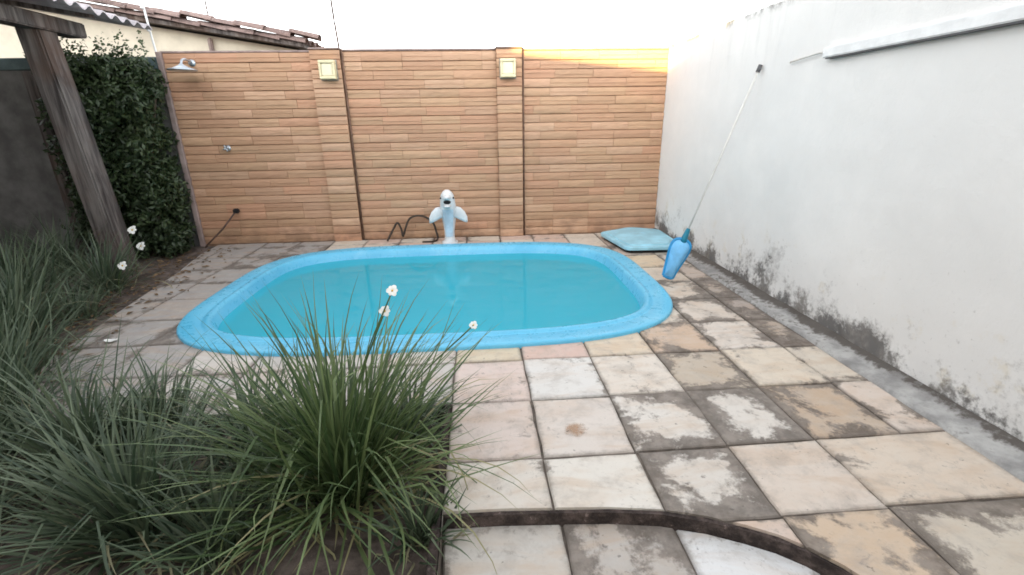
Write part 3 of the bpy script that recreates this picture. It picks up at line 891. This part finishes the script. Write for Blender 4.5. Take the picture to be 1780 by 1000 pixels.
def sheet(y0, y1, dz):
    v, f = [], []
    n_ = int((y1 - y0) / .0295)
    xs = [(-3.84, 2.655), (-5.1, 2.876), (-6.3, 3.074), (-7.66, 3.298)]
    for i in range(n_ + 1):
        y = y0 + (y1 - y0) * i / n_
        h = .026 * math.sin(2 * math.pi * y / .177)
        for x, z in xs: v.append((x + .012 * noise.noise(Vector((y0, 0, 0))), y, z + h + dz))
        for x, z in xs: v.append((x + .012 * noise.noise(Vector((y0, 0, 0))), y, z + h + dz - .014))
    k_ = len(xs)
    for i in range(n_):
        a, b = i * 2 * k_, (i + 1) * 2 * k_
        for e in range(k_ - 1):
            f.append((a + e, b + e, b + e + 1, a + e + 1)); f.append((a + k_ + e, a + k_ + e + 1, b + k_ + e + 1, b + k_ + e))
        f.append((a, a + k_, b + k_, b)); f.append((a + k_ - 1, b + k_ - 1, b + 2 * k_ - 1, a + 2 * k_ - 1))
    for a in (0, n_ * 2 * k_):
        for e in range(k_ - 1): f.append((a + e, a + e + 1, a + k_ + e + 1, a + k_ + e))
    bm = bmesh.new(); bm.from_mesh(mesh(v, f)); P2(link('roof_sheet', from_bm(bm), M['sheet']), lt)
yy = 6.66; k_ = 0
while yy > -2.3:
    sheet(yy - .93, yy, .016 * (k_ % 2)); yy -= .885; k_ += 1

# ------------------------------------------------------------------ neighbour's house over the wall
nb = empty('neighbour_house', (-6, 9, 0)); PAR_LOC[nb.name] = Vector(nb.location)
tag(nb, 'cream house beyond the wall with a low clay-tile roof', 'house')
v = [(-11, 9, -.2), (-2.95, 9, -.2), (-2.95, 9, 2.72), (-11, 9, 4.0), (-11, 14, -.2), (-2.95, 14, -.2), (-2.95, 14, 2.72), (-11, 14, 4.0)]
f = [(0, 1, 2, 3), (5, 4, 7, 6), (1, 5, 6, 2), (4, 0, 3, 7), (3, 2, 6, 7)]
P2(link('wall', mesh(v, f), M['cream']), nb)
P2(box('drain_pipe', -4.34, -4.27, 8.93, 8.995, -.2, 2.9, M['trim'], None, .02, 2), nb)
def nz_(x): return 2.75 + (-2.95 - x) * .16
v, f = [], []
for x in (-11.2, -2.75):
    z = nz_(x); v += [(x, 8.72, z), (x, 14.3, z), (x, 14.3, z + .06), (x, 8.72, z + .06)]
f = [(0, 1, 2, 3), (7, 6, 5, 4), (0, 4, 5, 1), (1, 5, 6, 2), (2, 6, 7, 3), (3, 7, 4, 0)]
bm = bmesh.new(); bm.from_mesh(mesh(v, f)); rdk = P2(link('roof_deck', from_bm(bm), M['timber']), nb)
tv, tf = [], []
for e, (x, r_) in enumerate([(0, .085), (.46, .105)]):
    for i in range(9):
        a = math.pi * i / 8; tv.append((x, math.cos(a) * r_, math.sin(a) * r_ * .8)); 
    for i in range(9):
        a = math.pi * i / 8; tv.append((x, math.cos(a) * (r_ - .016), math.sin(a) * (r_ - .016) * .8))
for i in range(8):
    tf.append((i, i + 1, 18 + i + 1, 18 + i)); tf.append((9 + i + 1, 9 + i, 27 + i, 27 + i + 1))
    tf.append((i, 9 + i, 9 + i + 1, i + 1)); tf.append((18 + i, 18 + i + 1, 27 + i + 1, 27 + i))
tf += [(0, 18, 27, 9), (8, 17, 35, 26)]
bm = bmesh.new(); bm.from_mesh(mesh(tv, tf)); tile_me = from_bm(bm); tile_me.materials.append(M['rooftile'])
sl = math.atan(.16)
for row, y in enumerate([8.76 + .21 * i for i in range(12)]):
    x = -2.72
    while x > -8.4 and not (row > 6 and x < -6):
        xx = x - .42
        o = link('roof_tile', tile_me); o.location = (xx + rnd.uniform(-.02, .02), y + rnd.uniform(-.012, .012), nz_(xx) + .075 + rnd.uniform(-.008, .012))
        o.rotation_euler = (rnd.uniform(-.05, .05), sl + .04 + rnd.uniform(-.02, .02), rnd.uniform(-.04, .04))
        o.parent = rdk
        if row == 0:                                       # doubled tiles bedded along the verge
            o2 = link('verge_tile', tile_me); o2.location = (xx + .18 + rnd.uniform(-.03, .03), y - .03 + rnd.uniform(-.02, .02), nz_(xx) + .135 + rnd.uniform(-.012, .018))
            o2.rotation_euler = (rnd.uniform(-.12, .12), sl + .05 + rnd.uniform(-.03, .03), rnd.uniform(-.07, .07)); o2.parent = rdk
        x -= .40

# ------------------------------------------------------------------ thin rods of the electric fence on the wall tops
def rod(x, y, z0, h, lean, m, label, mats=None):
    t = empty('fence_rod', (x, y, z0)); tag(t, label, 'rod', 'thin fence rods on top of the walls')
    tube('shaft', smooth_pts([(0, 0, -.02), (lean * .3, 0, h * .35), (lean * .5, 0, h * .7), (lean, 0, h)], 3), .012, m, t, 8)
    for zz in (.28, .52, .76):
        if zz < h - .05:
            tube('insulator', [(lean * zz / h * .8, -.012, zz), (lean * zz / h * .8, -.05, zz)], [.016, .012], M['white'], t, 8)
rod(-1.69, BACK_Y + .10, 2.44, .95, -.07, M['rust'], 'bent dark fence rod rising from the pillar nearer the shower')
rod(.60, BACK_Y + .12, 2.40, .16, .01, M['pole'], 'very short rod stub beside the right-hand pillar top')
rod(2.55, BACK_Y + .05, 2.42, .9, .03, M['pole'], 'thin grey fence rod on the corner of brown and white walls')
rod(-3.86, BACK_Y + .05, 2.34, .95, -.06, M['white'], 'white fence rod beside the end of the corrugated roof')
rod(-4.22, 8.9, 3.0, 1.1, -.03, M['rust'], 'dark rod standing against the tiled roof of the cream house')

# ------------------------------------------------------------------ unseen house added behind the camera, roof edge shaped to throw the evening shade
hb_y = -3.6
dy = BACK_Y - hb_y
shx = dy * math.tan(R(SUN_AZ)); rise = dy / math.cos(R(SUN_AZ)) * math.tan(R(SUN_EL))
za = 2.32 + rise; xa = .83 - shx; zb = 2.14 + rise; xb = 2.42 - shx
sl_ = (zb - za) / (xb - xa)
def roof_z(x): return za + (x - xa) * sl_
hs_ = empty('house', (-2, hb_y, 0)); PAR_LOC[hs_.name] = Vector(hs_.location)
tag(hs_, 'unseen cream house added behind the viewer, low roof sloped to cast the shade', 'house')
xl, xr = -17.0, 4.5
v = [(xl, hb_y - .4, -.14), (xr, hb_y - .4, -.14), (xr, hb_y - .4, roof_z(xr) - .16), (xl, hb_y - .4, roof_z(xl) - .16)]
v += [(x, y - 7, z) for x, y, z in v]
f = [(0, 3, 2, 1), (4, 5, 6, 7), (0, 1, 5, 4), (1, 2, 6, 5), (2, 3, 7, 6), (3, 0, 4, 7)]
bm = bmesh.new(); bm.from_mesh(mesh(v, f)); P2(link('wall', from_bm(bm), M['cream']), hs_)
v = []
for y in (hb_y, hb_y - 7.8):
    v += [(xl - .4, y, roof_z(xl - .4) - .15), (xr + .4, y, roof_z(xr + .4) - .15), (xr + .4, y, roof_z(xr + .4)), (xl - .4, y, roof_z(xl - .4))]
bm = bmesh.new(); bm.from_mesh(mesh(v, f)); P2(link('roof', from_bm(bm), M['rooftile']), hs_)
ux1 = .50 - (BACK_Y - hb_y + 1.7) * math.tan(R(SUN_AZ))
v = [(xl, hb_y - .5, 3.5), (ux1, hb_y - .5, 3.5), (ux1, hb_y - .5, roof_z(ux1) + 1.6), (xl, hb_y - .5, roof_z(ux1) + 2.6)]
v += [(x, y - 1.2, z) for x, y, z in v]
bm = bmesh.new(); bm.from_mesh(mesh(v, f)); P2(link('shade_block', from_bm(bm), M['cream']), hs_)  # unseen block added on the house to keep sun off the neighbour's roof
P2(box('door', -1.0, 0.0, hb_y - .41, hb_y - .36, -.1, 2.05, M['timber'], None, .01), hs_)

# ================================================================== PLANTS
def blade_mesh(blades):
    """blades: list of (base, azimuth, lean0, length, width, droop, tint)"""
    v, f, tint = [], [], []
    SEG = 7
    for (b, az, lean, L, wd, droop, tn, tw) in blades:
        p = Vector(b); ang = lean
        dirh = Vector((math.cos(az), math.sin(az), 0)); side = Vector((-math.sin(az + tw), math.cos(az + tw), 0))
        k0 = len(v); tipb = .86 if (int(L * 9973) % 3 == 0) else 2; kink = int(L * 7919) % 9 == 0
        for s in range(SEG + 1):
            t = s / SEG
            wv = wd * (1 - t ** 2.2) * (.65 + .7 * min(t * 3, 1) * .5)
            fold = Vector((0, 0, 1)) * wv * .35
            v.append(p - side * wv + fold); v.append(p); v.append(p + side * wv + fold)
            tint += [max(tn, .97 if (t > tipb) else 0)] * 3
            ang = lean + droop * (t + 1 / SEG) ** 1.6 + (1.25 if (kink and t > .5) else 0)
            p = p + (dirh * math.sin(ang) + Vector((0, 0, 1)) * math.cos(ang)) * (L / SEG)
            dirh = Matrix.Rotation(tw * .15, 3, 'Z') @ dirh
            if p.z < -.07: p.z = -.07 + abs(noise.noise(p * 9)) * .02
        for s in range(SEG):
            a = k0 + s * 3
            f.append((a, a + 1, a + 4, a + 3)); f.append((a + 1, a + 2, a + 5, a + 4))
    me = mesh(v, f)
    at = me.attributes.new('tint', 'FLOAT', 'POINT'); at.data.foreach_set('value', tint)
    return me

def grass_clump(x, y, z, count, L, spread, label, m, seed, lean_x=0, group='strap-leaved clumps in the planting bed'):
    r = random.Random(seed)
    t = empty('grass_clump', (x, y, z)); tag(t, label, 'plant', group)
    bl = []
    for i in range(count):
        az = r.uniform(0, 2 * math.pi); rr = abs(r.gauss(0, .5)) * spread
        base = (math.cos(az) * rr, math.sin(az) * rr, -.01)
        az2 = az + r.gauss(0, .55)
        lean = min(1.25, abs(r.gauss(.22, .40)) + rr / spread * .28)
        ln = L * r.uniform(.55, 1.08) * (1 - .15 * (lean > .8))
        old = r.random() < .10
        bl.append((base, az2, lean + (.45 if old else 0), ln, r.uniform(.0050, .0098), r.uniform(.15, 1.05) + (.9 if old else 0), r.random() ** 1.2 * .84 if not (old and r.random() < .5) else .97, r.uniform(-.9, .9)))
    for i in range(count // 5):                            # dead thatch round the foot
        az = r.uniform(0, 6.283); rr = r.uniform(.3, 1.3) * spread
        bl.append(((math.cos(az) * rr, math.sin(az) * rr, .0), az + r.gauss(0, .8), r.uniform(.9, 1.5), L * r.uniform(.2, .45), r.uniform(.004, .007), r.uniform(.2, .9), .97, r.uniform(-.9, .9)))
    me = blade_mesh(bl)
    o = link('leaves', me, m, t, True); o['kind'] = 'stuff'
    return t

big = grass_clump(-.66, 1.80, -.075, 560, .98, .21, 'large bright green grass-like clump in front of the pool', M['grass'], 1)
CL = [(-.42, 2.14, 150, .42, .12, 'short clump in the bed corner against the paving behind the large clump'), (-.30, 1.50, 70, .34, .10, 'tiny clump at the corner of the paving below the large clump'), (-1.05, 1.50, 150, .50, .14, 'small clump at the foot of the large front clump'), (-1.75, 2.28, 200, .55, .15, 'low clump against the front paving left of the large clump'), (-3.05, 2.25, 300, .85, .2, 'tall clump half hidden at the left edge behind the front row'),
      (-1.15, 2.02, 240, .62, .14, 'low strap-leaved clump just left of the large front clump'), (-1.45, 1.62, 300, .70, .16, 'sprawling dark clump at the bottom of the bed, left of centre'),
      (-1.95, 2.05, 300, .72, .17, 'dark clump second from the left along the front of the bed'), (-2.55, 2.25, 320, .80, .18, 'dense dark clump at the left edge of the picture, front row'),
      (-2.15, 1.50, 260, .72, .16, 'drooping clump in the bottom left corner of the bed'), (-3.0, 2.85, 300, .82, .18, 'tall dark clump at the left edge beside the grey paving'),
      (-3.5, 3.45, 300, .86, .18, 'tall clump behind the grey paving near the left edge'), (-3.95, 4.05, 280, .88, .18, 'tall shaded clump in front of the dark plain wall'),
      (-3.75, 4.75, 240, .70, .16, 'shaded clump just in front of the timber post'), (-4.5, 4.6, 260, .90, .18, 'shaded clump far left under the corrugated roof'),
      (-4.75, 5.5, 220, .85, .18, 'shaded clump beside the foot of the timber post'), (-3.5, 4.05, 160, .45, .14, 'low clump at the edge of the left-hand paving')]
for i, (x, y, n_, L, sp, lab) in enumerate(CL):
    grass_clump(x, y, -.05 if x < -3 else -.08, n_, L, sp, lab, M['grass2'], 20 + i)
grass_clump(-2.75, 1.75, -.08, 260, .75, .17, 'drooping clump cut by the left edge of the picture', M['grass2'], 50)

# white flowers on wiry stems
def flower(base, head, label, size=.026, face=(0, -1, .6)):
    t = empty('white_flower', base); tag(t, label, 'flower', 'white flowers among the strap leaves')
    b = Vector(base); h = Vector(head) - b
    tube('stem', smooth_pts([(0, 0, 0), (h.x * .25, h.y * .3, h.z * .55), tuple(h)], 5), .0035, M['stem'], t, 6)
    fc = Vector(face).normalized(); q = fc.to_track_quat('Z', 'Y').to_matrix()
    for k_ in range(6):
        an = math.pi * k_ / 3
        L = size * (1 if k_ % 2 else .88); wv = size * (.42 if k_ % 2 else .34)
        vv = []
        for (u, ww_, up) in [(.08, .15, 0), (.35, .8, .14), (.65, 1, .18), (.9, .62, .10), (1.0, .15, .04)]:
            for s_ in (-1, 0, 1):
                p = Vector((u * L, s_ * ww_ * wv, (up - (.06 if s_ == 0 else 0)) * L))
                vv.append(h + q @ (Matrix.Rotation(an, 3, 'Z') @ p))
        ff = []
        for e in range(4):
            for c_ in range(2): ff.append((e * 3 + c_, e * 3 + c_ + 1, e * 3 + 4 + c_, e * 3 + 3 + c_))
        link('petal', mesh(vv, ff), M['petal'], t, True)
    cb = bmesh.new(); bmesh.ops.create_uvsphere(cb, u_segments=8, v_segments=5, radius=size * .16); bmesh.ops.translate(cb, verts=cb.verts, vec=h + fc * size * .06)
    link('centre', from_bm(cb), M['pollen'], t, True)
flower((-.60, 1.80, 0), (-.38, 1.90, .85), 'higher white flower over the pool above the large clump')
flower((-.60, 1.78, 0), (-.42, 1.90, .76), 'lower white flower over the pool above the large clump')
flower((-.48, 1.80, 0), (-.05, 1.92, .67), 'white flower at the pool rim right of the large clump', .02)
flower((-3.8, 5.2, 0), (-3.673, 5.2, .504), 'topmost white flower in front of the dark hedge', .05)
flower((-3.75, 5.2, 0), (-3.631, 5.2, .328), 'middle white flower in front of the dark hedge', .05)
flower((-3.45, 4.5, 0), (-3.354, 4.5, .305), 'lowest white flower in front of the dark hedge', .045)

# dark hedge shrub
def shrub(x0, x1, y0, y1, z1, count, label, seed):
    r = random.Random(seed)
    t = empty('hedge_shrub', ((x0 + x1) / 2, (y0 + y1) / 2, 0)); tag(t, label, 'hedge')
    cx, cy = (x0 + x1) / 2, (y0 + y1) / 2
    for k_ in range(6):
        bx = r.uniform(-.3, .3); 
        tube('stem', smooth_pts([(bx, 0, -.08), (bx * 1.3 + r.uniform(-.1, .1), r.uniform(-.08, .08), .8), (bx * 1.6 + r.uniform(-.15, .15), r.uniform(-.1, .1), 1.9)], 4), [.028] * 4 + [.02] * 4 + [.01], M['bark'], t, 7)
    v, f, tint = [], [], []
    clumps = [(r.uniform(x0, x1), r.uniform(y0, y1), r.uniform(.05, z1), r.uniform(.10, .22)) for _ in range(330)]
    for i in range(count):
        c = r.choice(clumps)
        d = Vector((r.gauss(0, 1), r.gauss(0, 1), r.gauss(0, 1))).normalized() * c[3] * r.random() ** .4
        p = Vector((c[0], c[1], c[2])) + d
        lim = .12 * noise.noise(Vector((p.z * 2.2, p.x * 1.5, 1)))
        if p.z > z1 + .25 * noise.noise(Vector((p.x * 3, 0, 4))) and r.random() < .75: continue
        if p.x > x1 + lim + .04 or p.y > BACK_Y - .02 or p.z < 0: continue
        nrm = (d.normalized() * .7 + Vector((r.uniform(-1, 1), r.uniform(-1, 1), r.uniform(-.3, 1)))).normalized()
        a = nrm.orthogonal().normalized(); a = Matrix.Rotation(r.uniform(0, 6.28), 3, nrm) @ a; b = nrm.cross(a)
        L = r.uniform(.022, .045); wv = L * .45
        k0 = len(v)
        p -= Vector((cx, cy, 0))
        v += [p - a * L, p + b * wv - nrm * .004, p + a * L, p - b * wv - nrm * .004]; f.append((k0, k0 + 1, k0 + 2, k0 + 3))
        tn = min(.85, max(0, .12 + .5 * r.random() ** 2 + .3 * noise.noise(p * 3)))
        tint += [tn] * 4
    for i in range(60):                                    # loose sprigs sticking out of the top
        b0 = Vector((r.uniform(x0, x1) - cx, r.uniform(-.2, .2), z1 - .1)); d = Vector((r.uniform(-.35, .35), r.uniform(-.3, .3), 1)).normalized(); L0 = r.uniform(.15, .42)
        for q_ in range(int(L0 / .028)):
            p = b0 + d * (q_ * .03); nrm = Vector((r.uniform(-1, 1), r.uniform(-1, 1), r.uniform(-.2, 1))).normalized()
            a = nrm.orthogonal().normalized(); b = nrm.cross(a); L = r.uniform(.02, .04); k0 = len(v)
            v += [p, p + a * L * .5 + b * L * .4, p + a * L * 1.3, p + a * L * .5 - b * L * .4]; f.append((k0, k0 + 1, k0 + 2, k0 + 3)); tint += [r.uniform(.3, .85)] * 4
    me = mesh(v, f); at = me.attributes.new('tint', 'FLOAT', 'POINT'); at.data.foreach_set('value', tint)
    o = link('foliage', me, M['hedge'], t); o['kind'] = 'stuff'
shrub(-4.80, -3.78, 6.0, 6.5, 2.30, 46000, 'tall dense dark green hedge in the corner behind the timber post', 5)

# leaf litter and scattered scraps on the ground at left
r = random.Random(9)
v, f = [], []
for i in range(700):
    y = r.uniform(2.6, 6.3); edge = -3.56 + (6.1 - y) * .165
    x = edge + r.gauss(-.22, .28); z = .006 if x > edge else -.005 + .05 * noise.noise(Vector((x * 1.7, y * 1.7, 0)))
    a = r.uniform(0, 6.28); L = r.uniform(.012, .04); wv = L * r.uniform(.25, .5)
    c, s = math.cos(a), math.sin(a); k0 = len(v)
    v += [(x - c * L, y - s * L, z + .003), (x - s * wv, y + c * wv, z + r.uniform(.004, .02)), (x + c * L, y + s * L, z + .004), (x + s * wv, y - c * wv, z + r.uniform(.004, .02))]
    f.append((k0, k0 + 1, k0 + 2, k0 + 3))
lt_ = link('leaf_litter', mesh(v, f), M['litter']); tag(lt_, 'brown fallen leaves scattered along the edge of the shaded bed', 'leaf litter', kind='stuff')

# small scraps on the paving
def scrap(name, x, y, z, pts, m, label, cat):
    t = link(name, mesh([(px, py, pz) for px, py, pz in pts] , [tuple(range(len(pts)))]), m); t.location = (x, y, z); tag(t, label, cat)
k9 = random.Random(4)
pp = []
for i in range(14):
    a = 2 * math.pi * i / 14; rr = .075; pp.append((rr * math.cos(a), rr * .85 * math.sin(a), 0))
rs = link('rust_stain', mesh(pp, [tuple(range(len(pp)))]), M['ruststain'], deck); rs.location = (.445, 2.05, .0065)
pp = [(.05 * math.cos(a), .028 * math.sin(a), .012 * abs(math.cos(a))) for a in [i * math.pi / 5 for i in range(10)]]
scrap('fallen_petal', -2.80, 3.44, .008, pp, M['petal'], 'white scrap lying on the grey paving left of the pool', 'petal')
